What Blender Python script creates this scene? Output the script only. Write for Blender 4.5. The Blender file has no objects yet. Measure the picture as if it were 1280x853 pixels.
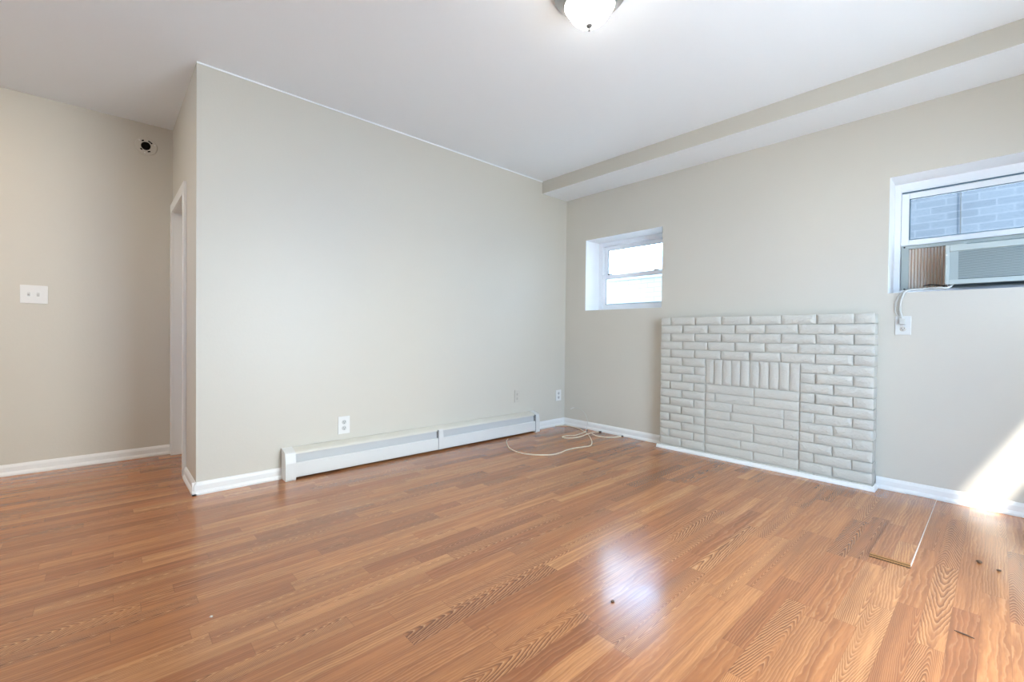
import bpy, bmesh, math, random
from mathutils import Vector, Matrix, noise
C = bpy.context.scene.collection
PI = math.pi

# ------------------------------------------------------------------ camera
cam_d = bpy.data.cameras.new('camera'); cam_d.sensor_width = 36.0
cam_d.lens = 557.484 / 1280 * 36.0
cam_d.clip_start = 0.02; cam_d.clip_end = 200
cam = bpy.data.objects.new('camera', cam_d); C.objects.link(cam)
CR = Vector((0.737472, -0.6752938, 0.01064593)); CU = Vector((0.0007262948, 0.01655891, 0.99986268))
CF = Vector((0.67537732, 0.73736299, -0.01269997))
M = Matrix((CR, CU, -CF)).transposed().to_4x4(); M.translation = Vector((-3.49944, -3.01235, 0.9089))
cam.matrix_world = M
bpy.context.scene.camera = cam

# ------------------------------------------------------------------ view, sky, sun, added fill lights
sc = bpy.context.scene
sc.view_settings.view_transform = 'Standard'; sc.view_settings.look = 'None'
sc.view_settings.gamma = 1.0; sc.view_settings.use_curve_mapping = False
sc.view_settings.exposure = 0.02

SKY = 20.0
SUN = 20.0
LEFT_FILL = 1.0
FRONT_FILL = 0.5
HALL_FILL = 28.0
DOME = 28.0

w = bpy.data.worlds.new('sky'); sc.world = w; w.use_nodes = True
nt = w.node_tree; nt.nodes.clear()
out = nt.nodes.new('ShaderNodeOutputWorld'); bg = nt.nodes.new('ShaderNodeBackground')
tc = nt.nodes.new('ShaderNodeTexCoord'); nz = nt.nodes.new('ShaderNodeTexNoise'); rp = nt.nodes.new('ShaderNodeValToRGB')
nz.inputs['Scale'].default_value = 3.0; nz.inputs['Detail'].default_value = 5
rp.color_ramp.elements[0].position = 0.40; rp.color_ramp.elements[0].color = (0.30, 0.52, 0.85, 1)
rp.color_ramp.elements[1].position = 0.58; rp.color_ramp.elements[1].color = (0.83, 0.945, 1.0, 1)
nt.links.new(tc.outputs['Generated'], nz.inputs['Vector']); nt.links.new(nz.outputs['Fac'], rp.inputs['Fac'])
nt.links.new(rp.outputs['Color'], bg.inputs['Color']); bg.inputs['Strength'].default_value = SKY
nt.links.new(bg.outputs['Background'], out.inputs['Surface'])

sd = bpy.data.lights.new('sun', 'SUN'); sd.energy = SUN; sd.angle = math.radians(3.0); sd.color = (1.0, 0.97, 0.92)
sun = bpy.data.objects.new('sun', sd); C.objects.link(sun)
sun.rotation_euler = Vector((0.8, 1.0, -1.9)).to_track_quat('-Z', 'Y').to_euler()

YF0 = -3.65
def area(name, loc, direction, sx, sy, energy, color):
    d = bpy.data.lights.new(name, 'AREA'); d.shape = 'RECTANGLE'; d.size = sx; d.size_y = sy
    d.energy = energy; d.color = color
    o = bpy.data.objects.new(name, d); C.objects.link(o); o.location = loc
    o.rotation_euler = Vector(direction).to_track_quat('-Z', 'Z').to_euler()
    return o
area('added_window_fill', (-5.72, -1.2, 1.55), (1, 0, 0.0), 1.1, 0.9, LEFT_FILL, (0.86, 0.94, 1.0))  # fill light added at the made-up left window
area('added_door_fill', (-1.87, -3.72, 1.0), (0.30, 1, -0.30), 1.3, 1.9, FRONT_FILL, (0.66, 0.87, 1.0))  # cool fill added at the made-up front door opening
area('hall_warm_fill', (-4.75, -0.1, 2.36), (0, 0.2, -1), 0.7, 0.6, HALL_FILL, (1.0, 0.80, 0.58))  # added warm fill with no fixture, brightens hall and left ceiling

for nm, loc, dr, sx, sy in (('portal_small_window', (0.305, -0.662, 1.504), (-1, 0, 0), 0.81, 0.69), ('portal_wide_window', (0.305, -3.03, 1.66), (-1, 0, 0), 0.94, 0.40),
                            ('portal_added_door', (-1.825, YF0-0.03, 1.0), (0, 1, 0), 1.35, 1.89), ('portal_added_window', (-5.71, -1.2, 1.55), (1, 0, 0), 1.1, 0.9), ('portal_front_slit', (-0.35, YF0-0.03, 1.37), (0, 1, 0), 0.58, 0.36)):
    area(nm, loc, dr, sx, sy, 1.0, (1, 1, 1)).data.cycles.is_portal = True

# ------------------------------------------------------------------ dimensions
H = 2.40          # ceiling
L = 3.12          # long back wall
D = 1.149         # hall wall behind it
HS, DS = 2.285, 0.3626   # soffit underside and depth
XL = -5.5; YF = -3.65; XH = -6.6
WT = 0.30         # outer wall thickness

# ------------------------------------------------------------------ material helpers
def mat(name, color, rough=0.6, metal=0.0, spec=0.5, bump=None, var=None, emit=None):
    m = bpy.data.materials.new(name); m.use_nodes = True
    n = m.node_tree; b = n.nodes['Principled BSDF']
    b.inputs['Base Color'].default_value = (*color, 1); b.inputs['Roughness'].default_value = rough
    b.inputs['Metallic'].default_value = metal; b.inputs['Specular IOR Level'].default_value = spec
    t = n.nodes.new('ShaderNodeTexCoord')
    if var:
        z = n.nodes.new('ShaderNodeTexNoise'); z.inputs['Scale'].default_value = var[0]; z.inputs['Detail'].default_value = 4
        r = n.nodes.new('ShaderNodeMapRange'); r.inputs['To Min'].default_value = 1 - var[1]; r.inputs['To Max'].default_value = 1 + var[1]
        x = n.nodes.new('ShaderNodeMix'); x.data_type = 'RGBA'; x.blend_type = 'MULTIPLY'; x.inputs['Factor'].default_value = 1
        x.inputs[6].default_value = (*color, 1)
        n.links.new(t.outputs['Object'], z.inputs['Vector']); n.links.new(z.outputs['Fac'], r.inputs['Value'])
        n.links.new(r.outputs['Result'], x.inputs[7]); n.links.new(x.outputs[2], b.inputs['Base Color'])
    if bump:
        z2 = n.nodes.new('ShaderNodeTexNoise'); z2.inputs['Scale'].default_value = bump[0]; z2.inputs['Detail'].default_value = 6
        bp = n.nodes.new('ShaderNodeBump'); bp.inputs['Strength'].default_value = bump[1]; bp.inputs['Distance'].default_value = bump[2]
        n.links.new(t.outputs['Object'], z2.inputs['Vector']); n.links.new(z2.outputs['Fac'], bp.inputs['Height'])
        n.links.new(bp.outputs['Normal'], b.inputs['Normal'])
    if emit:
        b.inputs['Emission Color'].default_value = (*emit[0], 1); b.inputs['Emission Strength'].default_value = emit[1]
    return m

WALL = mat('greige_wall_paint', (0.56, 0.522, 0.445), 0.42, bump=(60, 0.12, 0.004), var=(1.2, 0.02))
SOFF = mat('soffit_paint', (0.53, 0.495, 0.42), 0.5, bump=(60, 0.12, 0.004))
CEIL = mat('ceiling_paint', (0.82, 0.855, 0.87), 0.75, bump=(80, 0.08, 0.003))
TRIM = mat('white_trim_paint', (0.75, 0.74, 0.71), 0.35, bump=(30, 0.05, 0.002))
REVEAL = mat('white_reveal_paint', (0.86, 0.86, 0.86), 0.6, bump=(60, 0.1, 0.003))
VINYL = mat('white_vinyl', (0.80, 0.81, 0.82), 0.35)
BRICK = mat('painted_brick', (0.52, 0.50, 0.44), 0.5, bump=(90, 0.5, 0.006), var=(6, 0.04))
MORTAR = mat('painted_mortar', (0.50, 0.48, 0.42), 0.75, bump=(150, 0.6, 0.005))
HEAT = mat('heater_enamel', (0.63, 0.62, 0.59), 0.4, var=(8, 0.02))
HOOD = mat('heater_hood_paint', (0.62, 0.59, 0.51), 0.45)
LOUV = mat('heater_damper_grey', (0.48, 0.48, 0.47), 0.5)
DARK = mat('dark_gap', (0.008, 0.007, 0.006), 0.95, spec=0.1)
PLATE = mat('white_plastic', (0.72, 0.71, 0.68), 0.3)
PPLATE = mat('painted_plate', (0.54, 0.50, 0.43), 0.45)
GAP = mat('joint_shadow_grey', (0.25, 0.25, 0.25), 0.7)
GPLATE = mat('dull_plate', (0.62, 0.62, 0.59), 0.4)
SLOT = mat('outlet_slot', (0.12, 0.12, 0.12), 0.6)
RECEPT = mat('receptacle_grey', (0.50, 0.50, 0.48), 0.4)
NICKEL = mat('brushed_nickel', (0.46, 0.45, 0.43), 0.28, metal=1.0, bump=(120, 0.1, 0.001))
FINIAL = mat('aged_nickel', (0.16, 0.155, 0.15), 0.55, metal=0.3, bump=(120, 0.1, 0.001))
ACBODY = mat('ac_plastic', (0.43, 0.48, 0.455), 0.4)
ACLOUV = mat('ac_grille_plastic', (0.32, 0.37, 0.36), 0.5)
ACDARK = mat('ac_inside', (0.10, 0.13, 0.13), 0.7)
RAIL = mat('ac_mount_rail', (0.40, 0.44, 0.41), 0.45)
ACCORD = mat('accordion_tan', (0.66, 0.46, 0.33), 0.6)
ACCLIT = mat('accordion_lit_cream', (0.90, 0.85, 0.76), 0.6)
CORDM = mat('cream_cable', (0.72, 0.60, 0.45), 0.45)
GREYCORD = mat('grey_cord', (0.52, 0.52, 0.48), 0.5)
BLACK = mat('black_plastic', (0.02, 0.02, 0.02), 0.5)
CORE = mat('fibreboard_core', (0.34, 0.16, 0.055), 0.85, bump=(300, 0.5, 0.002), var=(60, 0.15))
SEAM = mat('lit_bare_edge', (0.66, 0.54, 0.45), 0.7)
CRUMB = mat('brown_debris', (0.10, 0.05, 0.025), 0.9, var=(200, 0.2))
PALE = mat('pale_debris', (0.75, 0.66, 0.55), 0.9)
GROUND = mat('alley_concrete', (0.75, 0.75, 0.74), 0.9, var=(3, 0.1))
GROUND2 = mat('front_paving', (0.50, 0.51, 0.52), 0.9, var=(3, 0.1))
SEAL = mat('window_seal', (0.08, 0.14, 0.18), 0.6)

def glass_mat():
    m = bpy.data.materials.new('window_glass'); m.use_nodes = True; n = m.node_tree; n.nodes.clear()
    o = n.nodes.new('ShaderNodeOutputMaterial'); t = n.nodes.new('ShaderNodeBsdfTransparent'); g = n.nodes.new('ShaderNodeBsdfGlossy')
    x = n.nodes.new('ShaderNodeMixShader'); f = n.nodes.new('ShaderNodeFresnel'); f.inputs['IOR'].default_value = 1.3
    t.inputs['Color'].default_value = (0.93, 0.96, 0.97, 1); g.inputs['Roughness'].default_value = 0.03
    n.links.new(f.outputs['Fac'], x.inputs['Fac']); n.links.new(t.outputs[0], x.inputs[1]); n.links.new(g.outputs[0], x.inputs[2])
    n.links.new(x.outputs[0], o.inputs['Surface']); return m
GLASS = glass_mat()

def brick_out(name, c1, c2, mortar, scale=1.0):
    m = bpy.data.materials.new(name); m.use_nodes = True; n = m.node_tree; b = n.nodes['Principled BSDF']
    t = n.nodes.new('ShaderNodeTexCoord'); mp = n.nodes.new('ShaderNodeMapping'); br = n.nodes.new('ShaderNodeTexBrick')
    mp.inputs['Rotation'].default_value = (0, PI/2, PI/2)
    sp = n.nodes.new('ShaderNodeSeparateXYZ'); cb = n.nodes.new('ShaderNodeCombineXYZ')
    n.links.new(t.outputs['Object'], sp.inputs[0]); n.links.new(sp.outputs['Y'], cb.inputs['X']); n.links.new(sp.outputs['Z'], cb.inputs['Y'])
    n.links.new(cb.outputs[0], br.inputs['Vector'])
    br.inputs['Scale'].default_value = 1; br.inputs['Brick Width'].default_value = 0.21; br.inputs['Row Height'].default_value = 0.067
    br.inputs['Mortar Size'].default_value = 0.006
    br.inputs['Color1'].default_value = (*c1, 1); br.inputs['Color2'].default_value = (*c2, 1); br.inputs['Mortar'].default_value = (*mortar, 1)
    n.links.new(br.outputs['Color'], b.inputs['Base Color']); b.inputs['Roughness'].default_value = 0.9
    return m
WBRICK = brick_out('white_brick_outside', (0.25, 0.25, 0.24), (0.22, 0.22, 0.22), (0.17, 0.173, 0.175))
BBRICK = brick_out('blue_grey_brick_outside', (0.054, 0.066, 0.083), (0.043, 0.054, 0.070), (0.066, 0.078, 0.095))

# ---- laminate floor: three-strip boards running along x
def floor_mat():
    m = bpy.data.materials.new('oak_laminate'); m.use_nodes = True; n = m.node_tree; b = n.nodes['Principled BSDF']
    def link(s, d): n.links.new(s, d)
    def val(x):
        return x
    def mth(op, a, c=None, d=None):
        k = n.nodes.new('ShaderNodeMath'); k.operation = op
        for i, q in enumerate((a, c, d)):
            if q is None: continue
            if isinstance(q, (int, float)): k.inputs[i].default_value = q
            else: link(q, k.inputs[i])
        return k.outputs[0]
    def comb(x, y, z=0.0):
        k = n.nodes.new('ShaderNodeCombineXYZ')
        for i, q in enumerate((x, y, z)):
            if isinstance(q, (int, float)): k.inputs[i].default_value = q
            else: link(q, k.inputs[i])
        return k.outputs[0]
    def white(v):
        k = n.nodes.new('ShaderNodeTexWhiteNoise'); k.noise_dimensions = '3D'; link(v, k.inputs['Vector'])
        s = n.nodes.new('ShaderNodeSeparateColor'); link(k.outputs['Color'], s.inputs[0]); return s.outputs[0], s.outputs[1], s.outputs[2]
    def noi(v, scale=1.0, det=3.0, rough=0.5):
        k = n.nodes.new('ShaderNodeTexNoise'); link(v, k.inputs['Vector']); k.inputs['Scale'].default_value = scale
        k.inputs['Detail'].default_value = det; k.inputs['Roughness'].default_value = rough; return k.outputs['Fac']
    def mixc(f, a, c, mode='MIX'):
        k = n.nodes.new('ShaderNodeMix'); k.data_type = 'RGBA'; k.blend_type = mode
        if isinstance(f, (int, float)): k.inputs['Factor'].default_value = f
        else: link(f, k.inputs['Factor'])
        for i, q in ((6, a), (7, c)):
            if isinstance(q, tuple): k.inputs[i].default_value = (*q, 1)
            else: link(q, k.inputs[i])
        return k.outputs[2]
    def smooth(x, lo, hi, tlo=0.0, thi=1.0):
        k = n.nodes.new('ShaderNodeMapRange'); k.interpolation_type = 'SMOOTHSTEP'; link(x, k.inputs['Value'])
        for i, q in zip(('From Min', 'From Max', 'To Min', 'To Max'), (lo, hi, tlo, thi)): k.inputs[i].default_value = q
        return k.outputs['Result']
    t = n.nodes.new('ShaderNodeTexCoord'); s = n.nodes.new('ShaderNodeSeparateXYZ'); link(t.outputs['Object'], s.inputs[0])
    u, v = s.outputs['X'], s.outputs['Y']
    W, LEN = 0.0655, 0.50
    vs = mth('DIVIDE', mth('ADD', v, 2.659 + 0.0655 * 200), W)
    row = mth('FLOOR', vs); fv = mth('SUBTRACT', vs, row)
    h1, h2, h3 = white(comb(row, 3.7, 1.3))
    us = mth('ADD', mth('DIVIDE', mth('ADD', u, 20.0), mth('ADD', LEN, mth('MULTIPLY', h2, 0.22))), mth('MULTIPLY', h1, 13.7))
    brd = mth('FLOOR', us); fu = mth('SUBTRACT', us, brd)
    c1, c2, c3 = white(comb(row, brd, 0.5))
    d1, d2, d3 = white(comb(brd, row, 9.5))
    # tone of the board
    rp = n.nodes.new('ShaderNodeValToRGB'); link(c1, rp.inputs['Fac'])
    e = rp.color_ramp.elements
    tones = [(0.0, TONES[0]), (0.22, TONES[1]), (0.5, TONES[2]), (0.78, TONES[3]), (1.0, TONES[4])]
    e[0].position, e[0].color = tones[0][0], (*tones[0][1], 1); e[1].position, e[1].color = tones[4][0], (*tones[4][1], 1)
    for p_, c_ in tones[1:4]:
        q = e.new(p_); q.color = (*c_, 1)
    base = rp.outputs['Color']
    off = mth('MULTIPLY', c2, 37.0)
    # low frequency streaks along the board
    st = noi(comb(mth('ADD', mth('MULTIPLY', u, 2.2), off), mth('MULTIPLY', v, 42.0), mth('MULTIPLY', c3, 20.0)), 1.0, 4.0, 0.6)
    base = mixc(smooth(st, 0.34, 0.66, 0.0, 0.80), base, mixc(0.55, base, (0.18, 0.062, 0.022)))
    # grain field
    wob = noi(comb(mth('ADD', mth('MULTIPLY', u, 6.0), off), mth('MULTIPLY', v, 26.0), mth('MULTIPLY', d1, 30.0)), 1.0, 3.0, 0.55)
    ctr = mth('ADD', 0.5, mth('MULTIPLY', mth('SUBTRACT', c3, 0.5), 0.9))
    dv = mth('SUBTRACT', fv, ctr)
    dir_ = mth('SUBTRACT', mth('MULTIPLY', mth('GREATER_THAN', d2, 0.5), 2.0), 1.0)
    absd = mth('SQRT', mth('ADD', mth('MULTIPLY', dv, dv), 0.004))
    cath = mth('ADD', mth('MULTIPLY', absd, mth('ADD', 7.0, mth('MULTIPLY', d3, 10.0))), mth('MULTIPLY', mth('MULTIPLY', u, dir_), mth('ADD', 8.0, mth('MULTIPLY', d1, 34.0))))
    cath = mth('ADD', cath, mth('MULTIPLY', wob, 2.6))
    strt = mth('ADD', mth('MULTIPLY', fv, mth('ADD', 3.0, mth('MULTIPLY', d3, 5.0))), mth('MULTIPLY', wob, 2.8))
    isc = mth('GREATER_THAN', c2, 0.55)
    g = mth('ADD', mth('MULTIPLY', cath, isc), mth('MULTIPLY', strt, mth('SUBTRACT', 1.0, isc)))
    fr = mth('FRACT', g)
    ring = mth('MULTIPLY', smooth(fr, 0.25, 0.82), smooth(fr, 0.86, 1.0, 1.0, 0.0))
    patch = noi(comb(mth('ADD', mth('MULTIPLY', u, 3.0), off), mth('MULTIPLY', v, 16.0), 4.0), 1.0, 2.0)
    amt = mth('MULTIPLY', smooth(patch, 0.27, 0.50), mth('ADD', mth('MULTIPLY', isc, 0.50), 0.38))
    amt = mth('MULTIPLY', amt, mth('ADD', 0.40, mth('MULTIPLY', d2, 0.60)))
    col = mixc(mth('MULTIPLY', ring, amt), base, (0.13, 0.045, 0.018))
    light = mth('MULTIPLY', smooth(fr, 0.0, 0.30, 1.0, 0.0), mth('MULTIPLY', amt, 0.45))
    col = mixc(light, col, (0.74, 0.47, 0.25))
    # pores
    po = noi(comb(mth('MULTIPLY', u, 24.0), mth('MULTIPLY', v, 420.0), off), 1.0, 2.0)
    col = mixc(smooth(po, 0.52, 0.72, 0.0, 0.20), col, (0.20, 0.08, 0.035))
    # seams
    ed = mth('MINIMUM', fv, mth('SUBTRACT', 1.0, fv)); eu = mth('MINIMUM', fu, mth('SUBTRACT', 1.0, fu))
    sv = smooth(ed, 0.0, 0.018, 0.32, 0.0); su = smooth(eu, 0.0, 0.0035, 0.35, 0.0)
    col = mixc(mth('MAXIMUM', sv, su), col, (0.13, 0.055, 0.025))
    link(col, b.inputs['Base Color'])
    rn = noi(t.outputs['Object'], 5.0, 3.0)
    rr = mth('ADD', smooth(rn, 0.3, 0.7, ROUGH - 0.03, ROUGH + 0.04), mth('MULTIPLY', ring, 0.02))
    link(rr, b.inputs['Roughness']); b.inputs['Specular IOR Level'].default_value = 0.85
    bp = n.nodes.new('ShaderNodeBump'); bp.inputs['Strength'].default_value = 0.10; bp.inputs['Distance'].default_value = 0.002
    link(mth('SUBTRACT', mth('MULTIPLY', noi(comb(mth('MULTIPLY', u, 3.0), mth('MULTIPLY', v, 9.0), 0.0), 1.0, 3.0), 2.0), mth('MULTIPLY', mth('MAXIMUM', sv, su), 1.0)), bp.inputs['Height'])
    link(bp.outputs['Normal'], b.inputs['Normal'])
    return m
TONES = [(0.35, 0.124, 0.045), (0.44, 0.164, 0.057), (0.49, 0.190, 0.067), (0.53, 0.215, 0.078), (0.61, 0.268, 0.103)]
ROUGH = 0.19
FLOOR = floor_mat()

# ------------------------------------------------------------------ mesh helpers
def box(bm, x0, x1, y0, y1, z0, z1, bev=0.0, mi=0):
    x0, x1 = sorted((x0, x1)); y0, y1 = sorted((y0, y1)); z0, z1 = sorted((z0, z1))
    vs = [bm.verts.new(p) for p in ((x0,y0,z0),(x1,y0,z0),(x1,y1,z0),(x0,y1,z0),(x0,y0,z1),(x1,y0,z1),(x1,y1,z1),(x0,y1,z1))]
    fs = [bm.faces.new([vs[i] for i in q]) for q in ((3,2,1,0),(4,5,6,7),(0,1,5,4),(1,2,6,5),(2,3,7,6),(3,0,4,7))]
    for f in fs: f.material_index = mi
    if bev:
        es = list({e for f in fs for e in f.edges})
        bmesh.ops.bevel(bm, geom=es, offset=bev, segments=2, profile=0.7, affect='EDGES')
    return fs

def prism(bm, prof, a0, a1, mapf):
    """profile (list of 2-tuples) swept from a0 to a1; mapf(p, q, a) -> xyz"""
    r0 = [bm.verts.new(mapf(p, q, a0)) for p, q in prof]; r1 = [bm.verts.new(mapf(p, q, a1)) for p, q in prof]
    k = len(prof)
    for i in range(k):
        bm.faces.new((r0[i], r0[(i+1) % k], r1[(i+1) % k], r1[i]))
    bm.faces.new(r0[::-1]); bm.faces.new(r1)

def lathe(bm, prof, center, axis='z', seg=48, ax_sign=1, mi=0):
    """prof: (radius, height) pairs"""
    cx, cy, cz = center; rings = []
    for r, h in prof:
        ring = []
        if r < 1e-6:
            pts = [(0, 0)]
        else:
            pts = [(r*math.cos(2*PI*i/seg), r*math.sin(2*PI*i/seg)) for i in range(seg)]
        for a, b_ in pts:
            if axis == 'z': p = (cx+a, cy+b_, cz+ax_sign*h)
            elif axis == 'y': p = (cx+a, cy+ax_sign*h, cz+b_)
            else: p = (cx+ax_sign*h, cy+a, cz+b_)
            ring.append(bm.verts.new(p))
        rings.append(ring)
    for A, B in zip(rings, rings[1:]):
        for i in range(seg):
            a0, a1 = A[i % len(A)], A[(i+1) % len(A)]; b0, b1 = B[i % len(B)], B[(i+1) % len(B)]
            vs = []
            for q in (a0, a1, b1, b0):
                if q not in vs: vs.append(q)
            if len(vs) >= 3:
                try: bm.faces.new(vs).material_index = mi
                except ValueError: pass

def catmull(pts, n=10):
    P = [Vector(p) for p in pts]; P = [2*P[0]-P[1]] + P + [2*P[-1]-P[-2]]; o = []
    for i in range(1, len(P)-2):
        for k in range(n):
            t = k/n; a, b_, c, d = P[i-1], P[i], P[i+1], P[i+2]
            o.append(0.5*((2*b_) + (-a+c)*t + (2*a-5*b_+4*c-d)*t*t + (-a+3*b_-3*c+d)*t**3))
    o.append(P[-2]); return o

def tube(bm, pts, r, seg=10):
    P = [Vector(p) for p in pts]; rings = []; up = Vector((0, 0, 1))
    for i, p in enumerate(P):
        tg = (P[min(i+1, len(P)-1)] - P[max(i-1, 0)]).normalized()
        s = tg.cross(up)
        if s.length < 1e-3: s = tg.cross(Vector((1, 0, 0)))
        s.normalize(); nn = s.cross(tg)
        rr = r[i] if isinstance(r, list) else r
        rings.append([bm.verts.new(p + rr*(math.cos(2*PI*k/seg)*s + math.sin(2*PI*k/seg)*nn)) for k in range(seg)])
    for A, B in zip(rings, rings[1:]):
        for k in range(seg): bm.faces.new((A[k], A[(k+1) % seg], B[(k+1) % seg], B[k]))
    bm.faces.new(rings[0][::-1]); bm.faces.new(rings[-1])

def obj(name, bm, m, parent=None, smooth=False, origin=None):
    bmesh.ops.recalc_face_normals(bm, faces=bm.faces)
    me = bpy.data.meshes.new(name)
    if origin is None and parent is not None: origin = Vector(parent.get('_o', (0, 0, 0)))
    elif origin is not None: origin = Vector(origin)
    if origin is not None and origin.length > 0:
        bmesh.ops.translate(bm, verts=bm.verts, vec=-origin)
    bm.to_mesh(me); bm.free()
    for q in (m if isinstance(m, (list, tuple)) else (m,)): me.materials.append(q)
    o = bpy.data.objects.new(name, me); C.objects.link(o)
    if parent is not None:
        o.parent = parent
    elif origin is not None: o.location = origin
    if parent is not None and parent.type == 'MESH':
        pass
    if smooth:
        for p in me.polygons: p.use_smooth = True
        me.set_sharp_from_angle(angle=math.radians(smooth if smooth is not True else 40))
    return o
def thing(name, label, cat, loc, group=None):
    o = bpy.data.objects.new(name, None); C.objects.link(o); o.location = loc; o.empty_display_size = 0.05
    o['_o'] = tuple(loc); o['label'] = label; o['category'] = cat
    if group: o['group'] = group
    return o
def tag(o, label, cat, group=None):
    o['label'] = label; o['category'] = cat
    if group: o['group'] = group
    return o
def struct(name, bm, m, parent=None, smooth=False, label=None):
    o = obj(name, bm, m, parent, smooth)
    if parent is None: o['kind'] = 'structure'
    if label: o['label'] = label
    return o
def sgroup(name, loc=(0, 0, 0), label=None):
    o = bpy.data.objects.new(name, None); C.objects.link(o); o.location = loc; o['_o'] = tuple(loc); o['kind'] = 'structure'
    if label: o['label'] = label
    return o
def N(): return bmesh.new()

def wall_mesh(plane, d0, d1, a0, a1, z0, z1, holes=()):
    """wall slab normal to `plane` ('x' or 'y') between d0 and d1, along a0..a1; holes (a0,a1,z0,z1). material 1 on the reveals"""
    bm = N()
    A = sorted({a0, a1, *[h[0] for h in holes], *[h[1] for h in holes]}); Z = sorted({z0, z1, *[h[2] for h in holes], *[h[3] for h in holes]})
    def solid(i, j):
        if i < 0 or j < 0 or i >= len(A)-1 or j >= len(Z)-1: return False
        ca, cz = (A[i]+A[i+1])/2, (Z[j]+Z[j+1])/2
        return not any(h[0] < ca < h[1] and h[2] < cz < h[3] for h in holes)
    def outside(i, j): return i < 0 or j < 0 or i >= len(A)-1 or j >= len(Z)-1
    cache = {}
    def P(d, a, z):
        k = (d, a, z)
        if k not in cache: cache[k] = bm.verts.new((d, a, z) if plane == 'x' else (a, d, z))
        return cache[k]
    for i in range(len(A)-1):
        for j in range(len(Z)-1):
            if not solid(i, j): continue
            for d in (d0, d1):
                bm.faces.new((P(d, A[i], Z[j]), P(d, A[i+1], Z[j]), P(d, A[i+1], Z[j+1]), P(d, A[i], Z[j+1])))
            for di, dj, q in ((-1, 0, ((A[i], Z[j]), (A[i], Z[j+1]))), (1, 0, ((A[i+1], Z[j]), (A[i+1], Z[j+1]))),
                              (0, -1, ((A[i], Z[j]), (A[i+1], Z[j]))), (0, 1, ((A[i], Z[j+1]), (A[i+1], Z[j+1])))):
                if not solid(i+di, j+dj):
                    f = bm.faces.new((P(d0, *q[0]), P(d1, *q[0]), P(d1, *q[1]), P(d0, *q[1])))
                    f.material_index = 0 if outside(i+di, j+dj) else 1
    return bm

# ------------------------------------------------------------------ room shell
bm = N(); box(bm, XH, WT, YF-0.2, D+0.2, -0.12, 0.0); struct('floor', bm, FLOOR)
bm = N(); box(bm, XH, WT, YF-0.2, D+0.2, H, H+0.15); struct('ceiling', bm, CEIL)
W1 = (-1.069, -0.255, 1.160, 1.848); W2 = (-3.50, -2.553, 1.187, 1.884)
struct('wall_right', wall_mesh('x', 0.0, WT, YF-0.2, D+0.2, 0.0, H, [W1, W2]), [WALL, REVEAL])
struct('wall_back', wall_mesh('y', 0.0, 0.12, -L, 0.0, 0.0, H), [WALL, REVEAL])
DOOR = (0.462, 1.082, 0.0, 1.775)
struct('wall_hall_side', wall_mesh('x', -L, -L+0.115, 0.12, D, 0.0, H, [DOOR]), [WALL, TRIM])
struct('wall_hall', wall_mesh('y', D, D+0.2, XH, 0.0, 0.0, H), [WALL, REVEAL])
W4 = (-1.75, -0.65, 1.10, 2.0)  # added opening in an unseen wall, sized for fill from the left
struct('wall_left', wall_mesh('x', XL-0.2, XL, YF, -0.3, 0.0, H, [W4]), [WALL, REVEAL])
struct('wall_hall_end', wall_mesh('x', XH-0.1, XH, -0.3, D, 0.0, H), [WALL, REVEAL])
struct('wall_hall_front', wall_mesh('y', -0.5, -0.3, XH, XL-0.2, 0.0, H), [WALL, REVEAL])
W3 = (-0.64, -0.06, 1.19, 1.55); W5 = (-2.5, -1.15, 0.06, 1.95)  # W5 is an added opening, sized for fill from the front
struct('wall_front', wall_mesh('y', YF-0.02, YF, XH, 0.0, 0.0, H, [W3, W5]), [WALL, REVEAL])
bm = N(); box(bm, -DS, 0.0, YF, 0.0, HS, H, 0.0)[0].material_index = 1; struct('trim_1', bm, [SOFF, CEIL], label='boxed soffit along the top of the window wall')  # underside takes the ceiling white to paint in its cool, brighter light
# thin ceiling bead where the back wall meets the ceiling
bm = N(); box(bm, -L, -DS, -0.006, 0.0, H-0.007, H); struct('trim_2', bm, CEIL)

# baseboards: profile (out from wall, height)
BP = [(0.0, 0.0), (0.019, 0.0), (0.019, 0.010), (0.014, 0.020), (0.011, 0.024), (0.011, 0.052), (0.008, 0.060), (0.004, 0.068), (0.0, 0.070)]
def bb_x(name, x0, x1, yw):   # wall facing -y
    bm = N(); prism(bm, BP, x0, x1, lambda p, q, a: (a, yw-p, q)); struct(name, bm, TRIM)
def bb_y(name, y0, y1, xw):   # wall facing -x
    bm = N(); prism(bm, BP, y0, y1, lambda p, q, a: (xw-p, a, q)); struct(name, bm, TRIM)
bb_x('baseboard_back_left', -L-0.019, -2.682, 0.0)
bb_x('baseboard_back_right', -0.455, 0.0, 0.0)
bb_y('baseboard_right_far', -1.125, 0.0, 0.0)
bb_y('baseboard_right_near', YF, -2.516, 0.0)
bb_y('baseboard_hall_side', -0.019, 0.395, -L)
bb_x('baseboard_hall', XH, -L, D)

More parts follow.
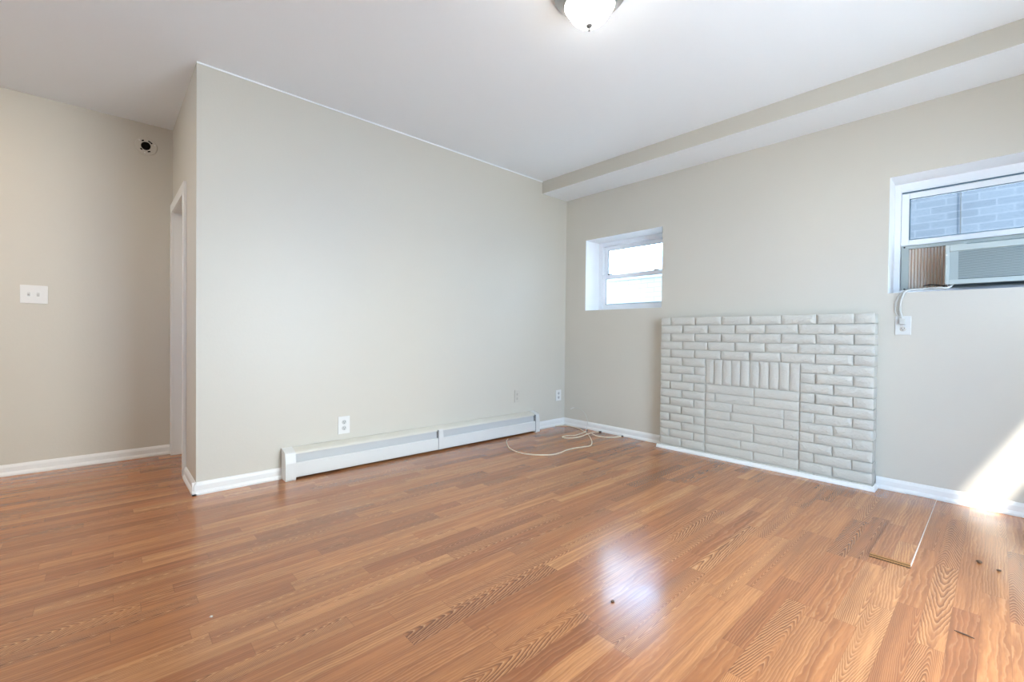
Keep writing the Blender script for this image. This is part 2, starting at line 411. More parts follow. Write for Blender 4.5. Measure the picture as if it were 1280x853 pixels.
# ------------------------------------------------------------------ doorway in the hall side wall
d1 = sgroup('door_1', (-L, 0.77, 0.0), 'white cased doorway seen edge-on in the hall')
cw, ct = 0.066, 0.016
def casing(y0, y1, z0, z1):
    bm = N(); box(bm, -L-ct, -L, y0, y1, z0, z1, 0.003); return bm
struct('casing', casing(DOOR[1], DOOR[1]+cw-0.002, 0.0, DOOR[3]+cw), TRIM, d1)
struct('casing', casing(DOOR[0]-cw, DOOR[0], 0.0, DOOR[3]+cw), TRIM, d1)
struct('head_casing', casing(DOOR[0], DOOR[1], DOOR[3], DOOR[3]+cw), TRIM, d1)
bm = N()
box(bm, -L+0.05, -L+0.062, DOOR[1]-0.012, DOOR[1], 0.0, DOOR[3], 0.002); box(bm, -L+0.05, -L+0.062, DOOR[0], DOOR[0]+0.012, 0.0, DOOR[3], 0.002)
box(bm, -L+0.05, -L+0.062, DOOR[0]+0.012, DOOR[1]-0.012, DOOR[3]-0.012, DOOR[3], 0.002); struct('door_stop', bm, TRIM, d1)
bm = N(); box(bm, -L+0.064, -L+0.10, DOOR[0]+0.004, DOOR[1]-0.004, 0.006, DOOR[3]-0.004, 0.003)
for z0, z1 in ((0.2, 0.8), (0.95, 1.6)):
    box(bm, -L+0.061, -L+0.066, DOOR[0]+0.11, DOOR[1]-0.11, z0, z1, 0.002)
dp = struct('door_panel', bm, TRIM, d1)
bm = N(); lathe(bm, [(0.0, 0.0), (0.024, 0.0), (0.024, 0.006), (0.010, 0.010), (0.010, 0.022), (0.020, 0.028), (0.022, 0.036), (0.016, 0.042), (0.0, 0.044)], (-L+0.0645, DOOR[0]+0.06, 0.9), 'x', 20, -1)
struct('door_knob', bm, NICKEL, d1, 40)

# ------------------------------------------------------------------ windows
def frame_ring(bm, x0, x1, y0, y1, z0, z1, l, r, t, b_, bev=0.003):
    """rectangular ring in a plane normal to x; l at y1 side, r at y0 side"""
    box(bm, x0, x1, y1-l, y1, z0, z1, bev); box(bm, x0, x1, y0, y0+r, z0, z1, bev)
    box(bm, x0, x1, y0+r, y1-l, z1-t, z1, bev); box(bm, x0, x1, y0+r, y1-l, z0, z0+b_, bev)

w1 = sgroup('window_1', (0.25, -0.662, 1.16), 'small double-hung window in the deep white recess')
y0, y1, z0, z1 = W1
bm = N(); frame_ring(bm, 0.215, 0.298, y0, y1, z0, z1, 0.042, 0.042, 0.040, 0.030)
box(bm, 0.205, 0.216, y0+0.004, y1-0.004, z0+0.002, z0+0.020, 0.002); struct('window_frame', bm, VINYL, w1)
# upper sash: outer track
zr = 1.505
bm = N(); frame_ring(bm, 0.262, 0.288, y0+0.042, y1-0.042, zr-0.018, z1-0.040, 0.036, 0.036, 0.036, 0.034); us = struct('upper_sash', bm, VINYL, w1)
bm = N(); frame_ring(bm, 0.226, 0.254, y0+0.040, y1-0.040, z0+0.030, zr+0.018, 0.040, 0.040, 0.040, 0.036); ls = struct('lower_sash', bm, VINYL, w1)
bm = N(); box(bm, 0.273, 0.277, y0+0.078, y1-0.078, zr+0.016, z1-0.076); struct('pane', bm, GLASS, w1)
bm = N(); box(bm, 0.238, 0.242, y0+0.080, y1-0.080, z0+0.066, zr-0.022); struct('pane', bm, GLASS, w1)
bm = N(); frame_ring(bm, 0.260, 0.263, y0+0.077, y1-0.077, zr+0.0155, z1-0.0755, 0.004, 0.004, 0.004, 0.004, 0)
frame_ring(bm, 0.2245, 0.2265, y0+0.080, y1-0.080, z0+0.0655, zr-0.0215, 0.003, 0.003, 0.003, 0.005, 0); struct('glazing_seal', bm, SEAL, w1)
for yy in (y1-0.10, y0+0.21):
    bm = N(); box(bm, 0.228, 0.250, yy-0.045, yy+0.0, zr+0.018, zr+0.027, 0.003); struct('tilt_latch', bm, BLACK, w1, label='black tilt latch')

w2 = sgroup('window_2', (0.25, -3.0265, 1.187), 'wide window above the air conditioner')
y0, y1, z0, z1 = W2
bm = N(); frame_ring(bm, 0.20, 0.298, y0, y1, z0, z1, 0.030, 0.030, 0.055, 0.030)
box(bm, 0.192, 0.201, y0+0.03, y1-0.03, z1-0.050, z1-0.040, 0.001); struct('window_frame', bm, VINYL, w2)
bm = N(); frame_ring(bm, 0.215, 0.250, y0+0.031, y1-0.031, 1.497, z1-0.062, 0.038, 0.038, 0.036, 0.034); struct('raised_sash', bm, VINYL, w2)
bm = N(); box(bm, 0.198, 0.21, y0+0.03, y1-0.034, z1-0.0615, z1-0.0555); struct('track_shadow_gap', bm, SEAL, w2)
bm = N(); box(bm, 0.233, 0.237, y0+0.070, y1-0.070, 1.532, z1-0.099); struct('pane', bm, GLASS, w2)
bm = N(); frame_ring(bm, 0.2130, 0.2155, y0+0.068, y1-0.068, 1.5305, z1-0.0975, 0.006, 0.006, 0.004, 0.004, 0); struct('glazing_seal', bm, SEAL, w2)

def simple_front_window(nm, wx):
    x0, x1, z0, z1 = wx; s = sgroup(nm, ((x0+x1)/2, YF-0.01, z0))
    bm = N(); f = 0.02
    for a in ((x0, x0+f, z0, z1), (x1-f, x1, z0, z1), (x0+f, x1-f, z0, z0+f), (x0+f, x1-f, z1-f, z1)):
        box(bm, a[0], a[1], YF-0.019, YF-0.001, a[2], a[3], 0.001)
    struct('window_frame', bm, VINYL, s)
bm = N(); box(bm, -3.9, -1.14, YF-1.35, YF-0.02, 2.14, 2.18, 0.005)  # unseen slab, added to block sun from the front opening
struct('added_awning', bm, VINYL, label='unseen flat awning added to keep sun out of the front opening')
simple_front_window('window_3', W3); simple_front_window('added_front_door', W5)  # the W5 door is added, unseen, to admit front fill light
s4 = sgroup('added_left_window', (XL-0.1, -1.2, 1.10)); bm = N(); frame_ring(bm, XL-0.14, XL-0.06, *W4, 0.05, 0.05, 0.05, 0.05)  # unseen window added to let in side fill light
box(bm, XL-0.13, XL-0.07, -1.22, -1.18, 1.15, 1.95, 0.003); struct('window_frame', bm, VINYL, s4)

# ------------------------------------------------------------------ outside: alley, neighbours
bm = N(); box(bm, WT, 9.0, -8.0, 6.0, -0.2, 0.0); struct('ground_alley', bm, GROUND)
bm = N(); box(bm, 0.02, WT, YF-0.2, D+0.2, H+0.15, 9.5); struct('sun_block_wall', bm, WBRICK)  # unseen tall slab, added to keep sun off the alley walls
bm = N(); box(bm, -16.0, WT, -14.0, YF-0.2, -0.2, -0.02); struct('ground_front', bm, GROUND2)  # unseen ground here and at left, added to cut skylight from below
bm = N(); box(bm, -16.0, XH-0.1, YF-0.2, 6.0, -0.2, -0.02); struct('ground_left', bm, GROUND2)
gw = thing('garden_wall', 'white painted brick wall outside the small window', 'wall', (2.25, 0.9, 0.0))
bm = N(); box(bm, 2.2, 2.4, -1.88, 3.2, 0.0, 1.74); obj('brick_face', bm, WBRICK, gw)
bm = N(); box(bm, 2.17, 2.43, -1.88, 3.2, 1.74, 1.79, 0.008); obj('coping', bm, WBRICK, gw)
nh = thing('neighbour_house', 'blue-grey brick house wall seen through the wide window', 'building', (2.4, -3.4, 0.0))
bm = N(); box(bm, 2.2, 2.6, -6.5, -1.9, 0.0, 3.9); obj('brick_wall', bm, BBRICK, nh)
bm = N(); box(bm, 2.08, 2.7, -6.6, -1.85, 3.9, 4.02, 0.01); obj('roof_edge', bm, VINYL, nh)
bm = N(); tube(bm, [(2.185, -2.765, 0.1), (2.185, -2.765, 1.5), (2.185, -2.760, 2.2), (2.185, -2.760, 3.85)], 0.004, 10)
tag(obj('utility_cable', bm, BLACK, smooth=True), 'dark vertical cable on the brick house outside the wide window', 'cable')
bm = N(); box(bm, 2.15, 2.2, 0.80, 0.90, 1.18, 1.27, 0.008); box(bm, 2.13, 2.2, 0.785, 0.915, 1.27, 1.285, 0.004)
tag(obj('wall_fitting', bm, LOUV), 'small grey fitting on the white brick wall outside', 'fitting')

# ------------------------------------------------------------------ brick fireplace
XF = -0.105; YR, YLF = -2.512, -1.128; ZT = 1.066; CR_H = 0.0645
fp = thing('brick_fireplace', 'white painted brick fireplace front, bricked up, against the window wall', 'fireplace', (-0.05, -1.82, 0.0))
rng = random.Random(4)
def brick(bm, ya, yb, za, zb, xf, xb, rough=0.0022, rnd=0.0045, nu=None, nv=4):
    """one brick: front face (towards -x) a rounded noisy grid, sides back to xb"""
    nu = nu or max(3, int((yb-ya)/0.02)); seed = rng.random()*100; k = rng.uniform(-0.002, 0.002)
    G = []
    for i in range(nu+1):
        col = []
        for j in range(nv+1):
            s, t = i/nu, j/nv
            def prof(q, n_):
                return q
            # concentrate rows at the edges
            ss = 0.5-0.5*math.cos(PI*s)*(abs(math.cos(PI*s))**0.3 if abs(math.cos(PI*s)) > 1e-6 else 0)
            tt = 0.5-0.5*math.cos(PI*t)
            y = ya+(yb-ya)*ss; z = za+(zb-za)*tt
            e = min((y-ya), (yb-y), (z-za), (zb-z))
            pull = rnd*max(0, 1-e/rnd)**2 if rnd else 0
            nn = noise.noise(Vector((y*38, z*38, seed)))*rough + noise.noise(Vector((y*110, z*110, seed)))*rough*0.6
            wob = 0.0
            if i in (0, nu) or j in (0, nv): wob = noise.noise(Vector((y*24+seed, z*24, 3)))*rough*0.9
            col.append(bm.verts.new((xf + pull + nn + k, y + (wob if i in (0, nu) else 0), z + (wob if j in (0, nv) else 0))))
        G.append(col)
    for i in range(nu):
        for j in range(nv): bm.faces.new((G[i][j], G[i+1][j], G[i+1][j+1], G[i][j+1]))
    ringv = [G[i][0] for i in range(nu+1)] + [G[nu][j] for j in range(1, nv+1)] + [G[i][nv] for i in range(nu-1, -1, -1)] + [G[0][j] for j in range(nv-1, 0, -1)]
    back = [bm.verts.new((xb, v.co.y, v.co.z)) for v in ringv]
    for i in range(len(ringv)):
        j = (i+1) % len(ringv); bm.faces.new((ringv[i], ringv[j], back[j], back[i]))
OY0, OY1 = -2.128, -1.500   # old opening
jt = 0.0042
bm = N()
zrow = ZT; r = 0
while zrow > 0.012:
    za, zb = max(zrow-CR_H, 0.004), zrow
    y = YR; first = True
    while y < YLF-0.01:
        ln = 0.2 if not first else (0.1 if r % 2 == 0 else 0.2)
        first = False
        ya, yb = y, min(y+ln, YLF); y = yb
        segs = [(ya, yb)]
        if r >= 5:
            segs = []
            if ya < OY0: segs.append((ya, min(yb, OY0)))
            if yb > OY1: segs.append((max(ya, OY1), yb))
        for a, b_ in segs:
            if b_-a < 0.018: continue
            right = a <= YR+1e-6
            soft = 0.0034 if b_ < -1.95 else 0.0014
            brick(bm, a+(0.0 if right else jt), b_-jt+ (jt if b_ >= YLF-1e-6 else 0), za+jt if za > 0.01 else za, zb-jt*0.6, XF-rng.uniform(0, 0.0025), -0.003 if (right or b_ >= YLF-1e-6) else -0.085, soft)
    zrow -= CR_H; r += 1
obj('brick_surround', bm, BRICK, fp, 50)
bm = N(); box(bm, XF+0.0120, -0.001, YR+0.006, YLF-0.006, 0.0, ZT-0.004); obj('mortar', bm, MORTAR, fp)
# soldier course
zS0, zS1 = ZT-8*CR_H+0.006, ZT-5*CR_H-0.004
bm = N(); n_s = 10; wS = (OY1-OY0)/n_s
for i in range(n_s):
    brick(bm, OY0+i*wS+0.004, OY0+(i+1)*wS-0.004, zS0, zS1, XF+0.002-rng.uniform(0, 0.002), -0.09, 0.0009, 0.004, 4, 8)
obj('soldier_course', bm, BRICK, fp, 50)
# infill of long flat bricks
bm = N(); zrow = zS0-0.004; k = 0
while zrow > 0.02:
    za = max(zrow-CR_H, 0.004); y = OY0+0.002; ln = rng.choice((0.09, 0.2, 0.28))
    while y < OY1-0.01:
        yb = min(y+ln, OY1-0.004)
        if OY1-0.004-yb < 0.05: yb = OY1-0.004
        brick(bm, y+0.002, yb-0.002, za+0.003, zrow-0.003, XF+0.003-rng.uniform(0, 0.002), -0.09, 0.0008, 0.003)
        y = yb+0.0005; ln = rng.uniform(0.26, 0.40)
    zrow = za; k += 1
    if za <= 0.004: break
obj('opening_infill', bm, BRICK, fp, 50).__setitem__('label', 'smoother long bricks filling the old opening')
# base moulding wrapping front and right end
bm = N(); QR = [(0.0, 0.0), (0.020, 0.0), (0.019, 0.010), (0.014, 0.019), (0.007, 0.024), (0.0, 0.026)]
prism(bm, QR, YR-0.018, YLF+0.018, lambda p, q, a: (XF-0.004-p, a, q))
prism(bm, QR, XF-0.005, -0.020, lambda p, q, a: (a, YR-0.004-p*0.7, q))
obj('shoe_moulding', bm, TRIM, fp)

# ------------------------------------------------------------------ baseboard heater
ht = thing('baseboard_heater', 'long white baseboard heater on the floor along the back wall', 'heater', (-1.57, -0.05, 0.0))
HX0, HX1 = -2.682, -0.456
def hsweep(prof, x0, x1):
    bm = N(); prism(bm, prof, x0, x1, lambda p, q, a: (a, -p, q)); return bm
# (out, height)
obj('back_panel', hsweep([(0.0, 0.004), (0.006, 0.004), (0.006, 0.172), (0.0, 0.172)], HX0+0.004, HX1-0.004), HEAT, ht)
obj('top_hood', hsweep([(0.004, 0.186), (0.010, 0.188), (0.060, 0.172), (0.072, 0.164), (0.074, 0.156), (0.070, 0.155), (0.058, 0.164), (0.010, 0.176), (0.004, 0.176)], HX0+0.02, HX1-0.02), HOOD, ht)
def damper(x0, x1): return hsweep([(0.058, 0.150), (0.060, 0.152), (0.066, 0.100), (0.064, 0.096), (0.060, 0.100)], x0, x1)
def panel(x0, x1): return hsweep([(0.074, 0.104), (0.080, 0.106), (0.086, 0.098), (0.088, 0.030), (0.086, 0.016), (0.078, 0.012), (0.078, 0.018), (0.082, 0.030), (0.079, 0.096), (0.074, 0.100)], x0, x1)
for a, b_ in ((-2.625, -1.580), (-1.536, -0.505)):
    obj('damper', damper(a, b_), LOUV, ht).__setitem__('label', 'grey damper strip')
    obj('front_panel', panel(a, b_), HEAT, ht)
bm = N()
for k in range(90):
    x = -2.60 + k*0.0232
    box(bm, x, x+0.0012, -0.052, -0.012, 0.05, 0.12)
tube(bm, [(-2.62, -0.032, 0.085), (-0.50, -0.032, 0.085)], 0.011, 12)
obj('finned_tube', bm, LOUV, ht)
CAP = [(0.0, 0.0), (0.090, 0.0), (0.093, 0.010), (0.091, 0.105), (0.080, 0.166), (0.070, 0.172), (0.010, 0.190), (0.0, 0.190)]
obj('end_cap', hsweep(CAP, HX0, -2.622), HEAT, ht)
obj('end_cap', hsweep(CAP, -0.506, HX1), HEAT, ht)
obj('splice_cover', hsweep([(0.060, 0.152), (0.076, 0.166), (0.081, 0.160), (0.089, 0.104), (0.091, 0.028), (0.088, 0.014), (0.080, 0.012), (0.062, 0.10)], -1.580, -1.536), HEAT, ht)
bm = N(); box(bm, -1.584, -1.580, -0.0895, -0.062, 0.016, 0.165); obj('joint_gap', bm, GAP, ht)
bm = N(); box(bm, -0.511, -0.506, -0.0890, -0.062, 0.016, 0.165); obj('joint_gap', bm, GAP, ht)

# ------------------------------------------------------------------ outlets and switches
def outlet(x, z, label, wl=0.072, hl=0.116, painted=False, face='y', plugged=False, blank=False):
    """face 'y': on the back wall (facing -y); 'x': on the right wall (facing -x); x is the along-wall coordinate"""
    root = thing('electrical_outlet' if not blank else 'blank_cover_plate', label, 'outlet' if not blank else 'wall plate', (x, 0, z) if face == 'y' else (0, x, z))
    def bx(bm, a0, a1, p0, p1, z0, z1, bev=0.0):
        if face == 'y': box(bm, x+a0, x+a1, -p1, -p0, z+z0, z+z1, bev)
        else: box(bm, -p1, -p0, x+a0, x+a1, z+z0, z+z1, bev)
    pm = (GPLATE if plugged else PPLATE) if painted else PLATE
    bm = N(); bx(bm, -wl/2, wl/2, 0.0, 0.0065, -hl/2, hl/2, 0.0028); obj('cover_plate', bm, pm, root)
    if blank:
        for s in (-1, 1):
            bm = N(); lathe(bm, [(0.0, 0.008), (0.0035, 0.0078), (0.004, 0.0064)], (x, 0, z+s*0.042) if face == 'y' else (0, x, z+s*0.042), face, 14, -1); obj('screw', bm, pm, root)
        return root
    for s in (1, -1):
        if plugged and s == 1: continue
        bm = N(); pr = [(0.0, 0.0085), (0.0135, 0.0085), (0.0150, 0.0075), (0.0150, 0.0)]
        lathe(bm, pr, (x, 0, z+s*0.0205) if face == 'y' else (0, x, z+s*0.0205), face, 24, -1)
        rc = obj('receptacle', bm, RECEPT if not painted else PPLATE, root, 40)
        bm = N(); bx(bm, -0.0072, -0.0048, 0.0082, 0.0092, s*0.0205-0.001, s*0.0205+0.008); bx(bm, 0.0048, 0.0072, 0.0082, 0.0092, s*0.0205-0.001, s*0.0205+0.007); bx(bm, -0.0025, 0.0025, 0.0082, 0.0092, s*0.0205-0.009, s*0.0205-0.004)
        obj('slots', bm, SLOT, root)
    bm = N(); lathe(bm, [(0.0, 0.0082), (0.003, 0.008), (0.0034, 0.0064)], (x, 0, z) if face == 'y' else (0, x, z), face, 14, -1); obj('screw', bm, pm, root)
    return root
outlet(-2.290, 0.285, 'white duplex outlet on the back wall above the left half of the heater', 0.080, 0.118)
outlet(-0.672, 0.345, 'wall-coloured painted plate on the back wall above the right end of the heater', 0.064, 0.112, painted=True)
outlet(-0.097, 0.306, 'small white duplex outlet on the back wall beside the room corner', 0.078, 0.108)
outlet(-2.627, 0.992, 'wall-coloured outlet on the window wall below the air conditioner', 0.072, 0.110, painted=True, face='x', plugged=True)

sw = thing('light_switch', 'white double toggle light switch plate on the hall wall', 'light switch', (-3.826, D, 1.137))
bm = N(); box(bm, -3.887, -3.765, D-0.0065, D, 1.080, 1.195, 0.003); obj('cover_plate', bm, PLATE, sw)
for dx in (-0.023, 0.018):
    bm = N(); box(bm, -3.826+dx-0.006, -3.826+dx+0.006, D-0.0075, D-0.0062, 1.125, 1.149, 0.0008); fr = obj('toggle_slot', bm, RECEPT, sw)
    bm = N(); prism(bm, [(0.0, -0.006), (0.012, 0.002), (0.013, 0.007), (0.010, 0.008), (0.0, 0.005)], -3.826+dx-0.004, -3.826+dx+0.004, lambda p, q, a: (a, D-0.007-p, 1.137+q)); obj('toggle', bm, PLATE, sw)
    for s in (-1, 1):
        bm = N(); lathe(bm, [(0.0, 0.0078), (0.003, 0.0074), (0.0034, 0.006)], (-3.826+dx, D, 1.137+s*0.030), 'y', 12, -1); obj('screw', bm, PLATE, sw)

# round bracket left on the hall wall
br = thing('detector_bracket', 'round mounting bracket with a black centre hole high on the hall wall', 'bracket', (-3.272, D, 2.240))
bm = N(); lathe(bm, [(0.030, 0.0), (0.031, 0.007), (0.052, 0.007), (0.061, 0.005), (0.064, 0.0)], (-3.272, D, 2.240), 'y', 48, -1); obj('ring', bm, WALL, br, 40)
bm = N(); lathe(bm, [(0.0, 0.0008), (0.0315, 0.0008), (0.0315, 0.0)], (-3.279, D, 2.243), 'y', 32, -1); obj('hole', bm, DARK, br).__setitem__('label', 'black centre hole')
for a0, a1 in ((35, 75), (110, 130), (215, 235), (280, 305)):
    bm = N()
    for k in range(6):
        t0, t1 = math.radians(a0+(a1-a0)*k/6), math.radians(a0+(a1-a0)*(k+1)/6)
        q = [(-3.272+r_*math.cos(t), D-0.0076, 2.240+r_*math.sin(t)) for r_, t in ((0.035, t0), (0.044, t0), (0.044, t1), (0.035, t1))]
        bm.faces.new([bm.verts.new(p) for p in q])
    bmesh.ops.remove_doubles(bm, verts=bm.verts, dist=1e-5); obj('slot', bm, DARK, br)
for a in (0, 120, 240):
    bm = N(); t = math.radians(a+20); lathe(bm, [(0.0, 0.009), (0.004, 0.0088), (0.0045, 0.0065)], (-3.272+0.050*math.cos(t), D, 2.240+0.050*math.sin(t)), 'y', 10, -1); obj('screw', bm, PLATE, br)

# ------------------------------------------------------------------ ceiling light
LX, LY = -1.945, -1.790
cl = thing('ceiling_light', 'flush ceiling light with frosted white glass bowl and nickel ring', 'ceiling light', (LX, LY, H))
bm = N(); lathe(bm, [(0.0, 0.0), (0.154, 0.0), (0.156, 0.008), (0.150, 0.014), (0.152, 0.020), (0.142, 0.026), (0.130, 0.036), (0.119, 0.048), (0.113, 0.058), (0.108, 0.063), (0.102, 0.058), (0.098, 0.050), (0.0, 0.044)], (LX, LY, H), 'z', 64, -1)
obj('base_ring', bm, NICKEL, cl, 35)
DM = mat('frosted_lamp_glass', (0.9, 0.88, 0.84), 0.3, emit=((1.0, 0.96, 0.89), DOME))
bm = N(); pr = [(0.0985, 0.052)]
for k in range(1, 17):
    a = k/16*PI/2; pr.append((0.0985*math.cos(a) if k < 16 else 0.0, 0.052+0.090*math.sin(a)))
lathe(bm, pr, (LX, LY, H), 'z', 64, -1); obj('glass_bowl', bm, DM, cl, True)
bm = N(); lathe(bm, [(0.0, 0.138), (0.0125, 0.140), (0.0145, 0.145), (0.011, 0.151), (0.0045, 0.155), (0.0042, 0.159), (0.0058, 0.162), (0.0044, 0.167), (0.0, 0.168)], (LX, LY, H), 'z', 24, -1)
obj('finial', bm, FINIAL, cl, 40)

# ------------------------------------------------------------------ window air conditioner
ac = thing('air_conditioner', 'grey-green window air conditioner in the lower half of the wide window', 'air conditioner', (0.1, -3.04, 1.215))
AY1, AY0, AZ0, AZ1, AXF = -2.800, -3.275, 1.222, 1.440, 0.012
bm = N(); box(bm, AXF+0.020, 0.62, AY0+0.006, AY1-0.006, AZ0+0.004, AZ1-0.004, 0.004); obj('casing', bm, ACDARK, ac)
bm = N(); frame_ring(bm, AXF, AXF+0.024, AY0, AY1, AZ0, AZ1, 0.017, 0.017, 0.033, 0.026, 0.004); bz = obj('front_bezel', bm, ACBODY, ac)
bm = N(); z = AZ0+0.030; 
while z < AZ1-0.036:
    prism(bm, [(0.006, 0.0), (0.0075, 0.0055), (0.016, 0.0075), (0.0145, 0.002)], AY0+0.017, AY1-0.017, lambda p, q, a: (AXF+p, a, z+q)); z += 0.0082
obj('louvres', bm, ACLOUV, ac)
bm = N(); box(bm, AXF+0.004, AXF+0.012, AY1-0.052, AY1-0.017, AZ0+0.026, AZ1-0.033, 0.001); obj('blank_panel', bm, ACLOUV, ac)
bm = N(); box(bm, AXF+0.002, AXF+0.009, AY1-0.150, AY1-0.142, AZ1-0.026, AZ1-0.012, 0.001); obj('clip', bm, RAIL, ac)
bm = N(); box(bm, AXF+0.006, AXF+0.030, AY1-0.075, AY1, AZ1, AZ1+0.005, 0.001); box(bm, AXF+0.006, AXF+0.030, AY1-0.082, AY1-0.072, AZ1+0.002, AZ1+0.012, 0.002); obj('top_bracket', bm, ACBODY, ac)
bm = N(); lathe(bm, [(0.0, 0.005), (0.004, 0.004), (0.005, 0.0)], (AXF+0.001, AY1-0.004, AZ1-0.052), 'x', 12, -1); obj('screw', bm, PLATE, ac)
# mounting frame of the side curtains
for nm, ya, yb, flip in (('a', AY1+0.002, -2.622, 1), ('b', -3.432, AY0-0.002, -1)):
    bm = N(); nf = 12
    pts = []
    for k in range(nf*2+1):
        pts.append((0.244+(0.012 if k % 2 else -0.006), ya+(yb-ya)*k/(nf*2)))
    lo = [bm.verts.new((p[0], p[1], 1.224)) for p in pts]; hi = [bm.verts.new((p[0], p[1], 1.480)) for p in pts]
    lo2 = [bm.verts.new((p[0]+0.002, p[1], 1.224)) for p in pts]; hi2 = [bm.verts.new((p[0]+0.002, p[1], 1.480)) for p in pts]
    for k in range(len(pts)-1):
        bm.faces.new((lo[k], lo[k+1], hi[k+1], hi[k])).material_index = k % 2; bm.faces.new((lo2[k], hi2[k], hi2[k+1], lo2[k+1]))  # alternate fold faces coloured cream and tan for lit and shaded sides
        bm.faces.new((lo[k], lo2[k], lo2[k+1], lo[k+1])); bm.faces.new((hi[k], hi[k+1], hi2[k+1], hi2[k]))
    obj('accordion_panel', bm, [ACCORD, ACCLIT], ac).__setitem__('label', 'tan pleated side curtain')
bm = N(); box(bm, 0.224, 0.262, -2.622, -2.586, 1.218, 1.496, 0.002); box(bm, 0.224, 0.262, -3.468, -3.432, 1.218, 1.496, 0.002); box(bm, 0.222, 0.264, -3.432, -2.622, 1.476, 1.496, 0.002)
box(bm, 0.222, 0.264, -3.432, -2.622, 1.218, 1.228, 0.002); obj('mounting_frame', bm, RAIL, ac)
for yy, zz in ((-2.600, 1.488), (-2.604, 1.226)):
    bm = N(); lathe(bm, [(0.0, 0.003), (0.004, 0.002), (0.005, 0.0)], (0.2235, yy, zz), 'x', 10, -1); obj('frame_screw', bm, BLACK, ac)
bm = N(); tube(bm, catmull([(0.04, -2.835, AZ0+0.006), (0.02, -2.812, 1.205), (0.015, -2.775, 1.206), (0.03, -2.72, 1.207), (0.03, -2.665, 1.204), (-0.008, -2.635, 1.192), (-0.014, -2.622, 1.160), (-0.016, -2.613, 1.120), (-0.019, -2.615, 1.075), (-0.021, -2.620, 1.052), (-0.020, -2.623, 1.036)], 8), 0.0055, 10)
obj('power_cord', bm, GREYCORD, ac, True)
bm = N(); tube(bm, catmull([(0.03, -2.69, 1.207), (0.0, -2.628, 1.196), (-0.010, -2.604, 1.165), (-0.010, -2.590, 1.12), (-0.010, -2.592, 1.07), (-0.014, -2.606, 1.046)], 8), 0.0028, 8)
obj('ground_wire', bm, GREYCORD, ac, True)
bm = N(); box(bm, -0.031, -0.0088, -2.639, -2.612, 0.998, 1.034, 0.005); obj('plug', bm, GREYCORD, ac)
bm = N(); tube(bm, [(0.237, -2.69, 1.2405), (0.236, -2.72, 1.247), (0.234, -2.75, 1.2425), (0.234, -2.79, 1.234)], 0.003, 8); obj('drip_wire', bm, BLACK, ac, True)

# ------------------------------------------------------------------ cables on the floor
R0 = 0.0042
def cable(name, pts, label, r=R0, m=CORDM, n=8):
    root = thing(name, label, 'cable', (pts[0][0], pts[0][1], 0.0))
    bm = N(); tube(bm, catmull(pts, n), r, 10); obj('cable_sheath', bm, m, root, True); return root
def connector(root, a, b_, r=0.0062, m=BLACK):
    bm = N(); a, b_ = Vector(a), Vector(b_); tube(bm, [a, a.lerp(b_, 0.2), a.lerp(b_, 0.25), b_], [r*0.8, r*0.8, r, r], 12); obj('connector', bm, m, root, True)
z = R0
k1 = cable('coaxial_cable', [(-0.16, -0.026, z), (-0.09, -0.045, z), (-0.05, -0.115, z), (-0.07, -0.24, z), (-0.13, -0.345, 1.5*z), (-0.205, -0.46, 1.2*z), (-0.30, -0.565, z), (-0.42, -0.675, z), (-0.53, -0.745, z), (-0.61, -0.735, z),
     (-0.70, -0.715, z), (-0.80, -0.715, z), (-0.90, -0.735, z), (-1.00, -0.725, z), (-1.10, -0.63, z), (-1.135, -0.52, z), (-1.11, -0.40, z), (-1.03, -0.27, z), (-0.95, -0.175, z), (-0.90, -0.135, z)],
     'long cream cable looping on the floor from the corner toward the heater')
k2 = cable('coiled_cable', [(-0.16, -0.41, 3.8*z), (-0.22, -0.43, 3.6*z), (-0.33, -0.42, z), (-0.40, -0.385, z), (-0.47, -0.385, z), (-0.48, -0.435, z), (-0.42, -0.475, z), (-0.34, -0.49, 1.5*z), (-0.24, -0.49, 3.6*z), (-0.15, -0.48, 3.6*z), (-0.085, -0.472, 2*z), (-0.055, -0.475, z)],
     'short cream cable coiled flat beside the baseboard near the corner')
connector(k2, (-0.16, -0.41, 3.8*z), (-0.135, -0.405, 3.9*z)); connector(k2, (-0.055, -0.475, 1.6*z), (-0.030, -0.485, 1.6*z))
k3 = cable('cable_tail', [(-0.19, -0.50, 3*z), (-0.20, -0.56, z), (-0.185, -0.63, z), (-0.14, -0.69, z), (-0.08, -0.71, z), (-0.045, -0.72, z)], 'loose cream cable end with black tip by the right baseboard')
connector(k3, (-0.050, -0.719, 1.6*z), (-0.030, -0.726, 1.6*z))
k4 = cable('thin_wire', [(-0.10, -0.36, 0.005), (-0.06, -0.345, 0.05), (-0.035, -0.325, 0.10), (-0.022, -0.275, 0.158), (-0.018, -0.215, 0.186), (-0.016, -0.155, 0.190), (-0.014, -0.115, 0.180)], 'thin grey wire arching up from the cables against the wall', 0.0022, GREYCORD)
bm = N(); tube(bm, [(-0.015, -0.145, 0.189), (-0.013, -0.118, 0.181), (-0.012, -0.095, 0.168)], 0.0035, 8); obj('white_tip', bm, PLATE, k4, True)

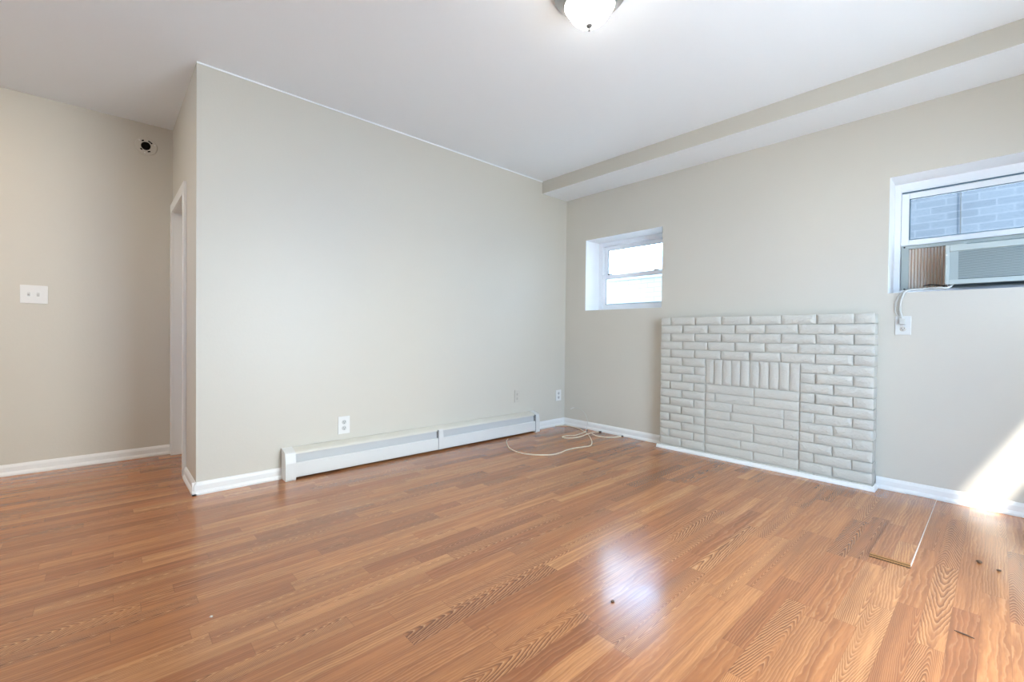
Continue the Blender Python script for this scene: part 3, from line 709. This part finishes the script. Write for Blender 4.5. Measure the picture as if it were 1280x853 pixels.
# ------------------------------------------------------------------ loose floor plank and debris
lp = thing('loose_floor_plank', 'loose laminate floor plank with open end gap beside the window wall', 'floor plank', (-0.57, -2.725, 0.0))
wedge = lambda p, q, a_: (p, a_, q)
bm = N(); prism(bm, [(-1.119, 0.0), (-0.020, 0.0), (-0.020, 0.0025), (-1.118, 0.0100), (-1.119, 0.0092)], -2.788, -2.660, wedge)
pl = obj('plank', bm, FLOOR); pl.parent = lp; pl.matrix_parent_inverse = Matrix.Translation(-Vector(lp['_o']))
bm = N(); prism(bm, [(-1.1235, 0.0), (-1.1192, 0.0), (-1.1192, 0.0088), (-1.1235, 0.0076)], -2.788, -2.660, wedge); box(bm, -1.134, -1.1235, -2.788, -2.660, 0.0, 0.0036, 0.0008)
obj('core_edge', bm, CORE, lp).__setitem__('label', 'golden brown fibreboard edge')
bm = N(); box(bm, -1.1243, -1.1236, -2.788, -2.660, 0.0036, 0.0052); obj('end_gap', bm, DARK, lp).__setitem__('label', 'dark strip for the shadow line')  # strip coloured dark for the shadow line on the core end
bm = N(); box(bm, -1.1405, -1.1342, -2.790, -2.659, 0.0, 0.0007); obj('end_gap', bm, DARK, lp).__setitem__('label', 'dark strip for the shadow line')
bm = N(); prism(bm, [(-1.119, 0.0), (-0.020, 0.0), (-0.020, 0.0024), (-1.118, 0.0096)], -2.7905, -2.7882, wedge); obj('side_edge', bm, SEAM, lp).__setitem__('label', 'bare plank edge coloured pale for the light on it')  # edge strip paler than the core, colouring in the light it catches

def crumb(x, y, s, m, label, name='floor_crumb', long=None):
    bm = N()
    if long:
        a = Vector((x, y, 0.0025)); d = Vector((long[0], long[1], 0)); tube(bm, [a-d, a-d*0.3+Vector((0.001, 0.001, 0.0006)), a+d*0.4, a+d], [0.0012, 0.0022, 0.0024, 0.0010], 6)
    else:
        bmesh.ops.create_icosphere(bm, subdivisions=2, radius=s)
        for v in bm.verts:
            k = 1+0.45*noise.noise(v.co*(2.2/s)+Vector((x*10, y*10, 0))); v.co *= k; v.co.z *= 0.55
        mz = min(v.co.z for v in bm.verts)
        for v in bm.verts: v.co += Vector((x, y, -mz))
    tag(obj(name, bm, m, origin=(x, y, 0)), label, 'debris')
crumb(-0.864, -2.973, 0.009, CRUMB, 'dark brown crumb on the floor nearest the right baseboard')
crumb(-0.901, -3.027, 0.007, CRUMB, 'smaller brown crumb beside the dark one at right')
crumb(-2.216, -2.135, 0.006, CRUMB, 'brown crumb inside the bright window reflection on the floor')
crumb(-3.247, -1.332, 0.0045, PALE, 'pale speck on the floor at left')
crumb(-1.545, -2.955, 0, CRUMB, 'thin dark wood splinter on the floor at lower right', 'wood_splinter', (0.004, 0.022))
for o in bpy.data.objects:
    if '_o' in o: del o['_o']
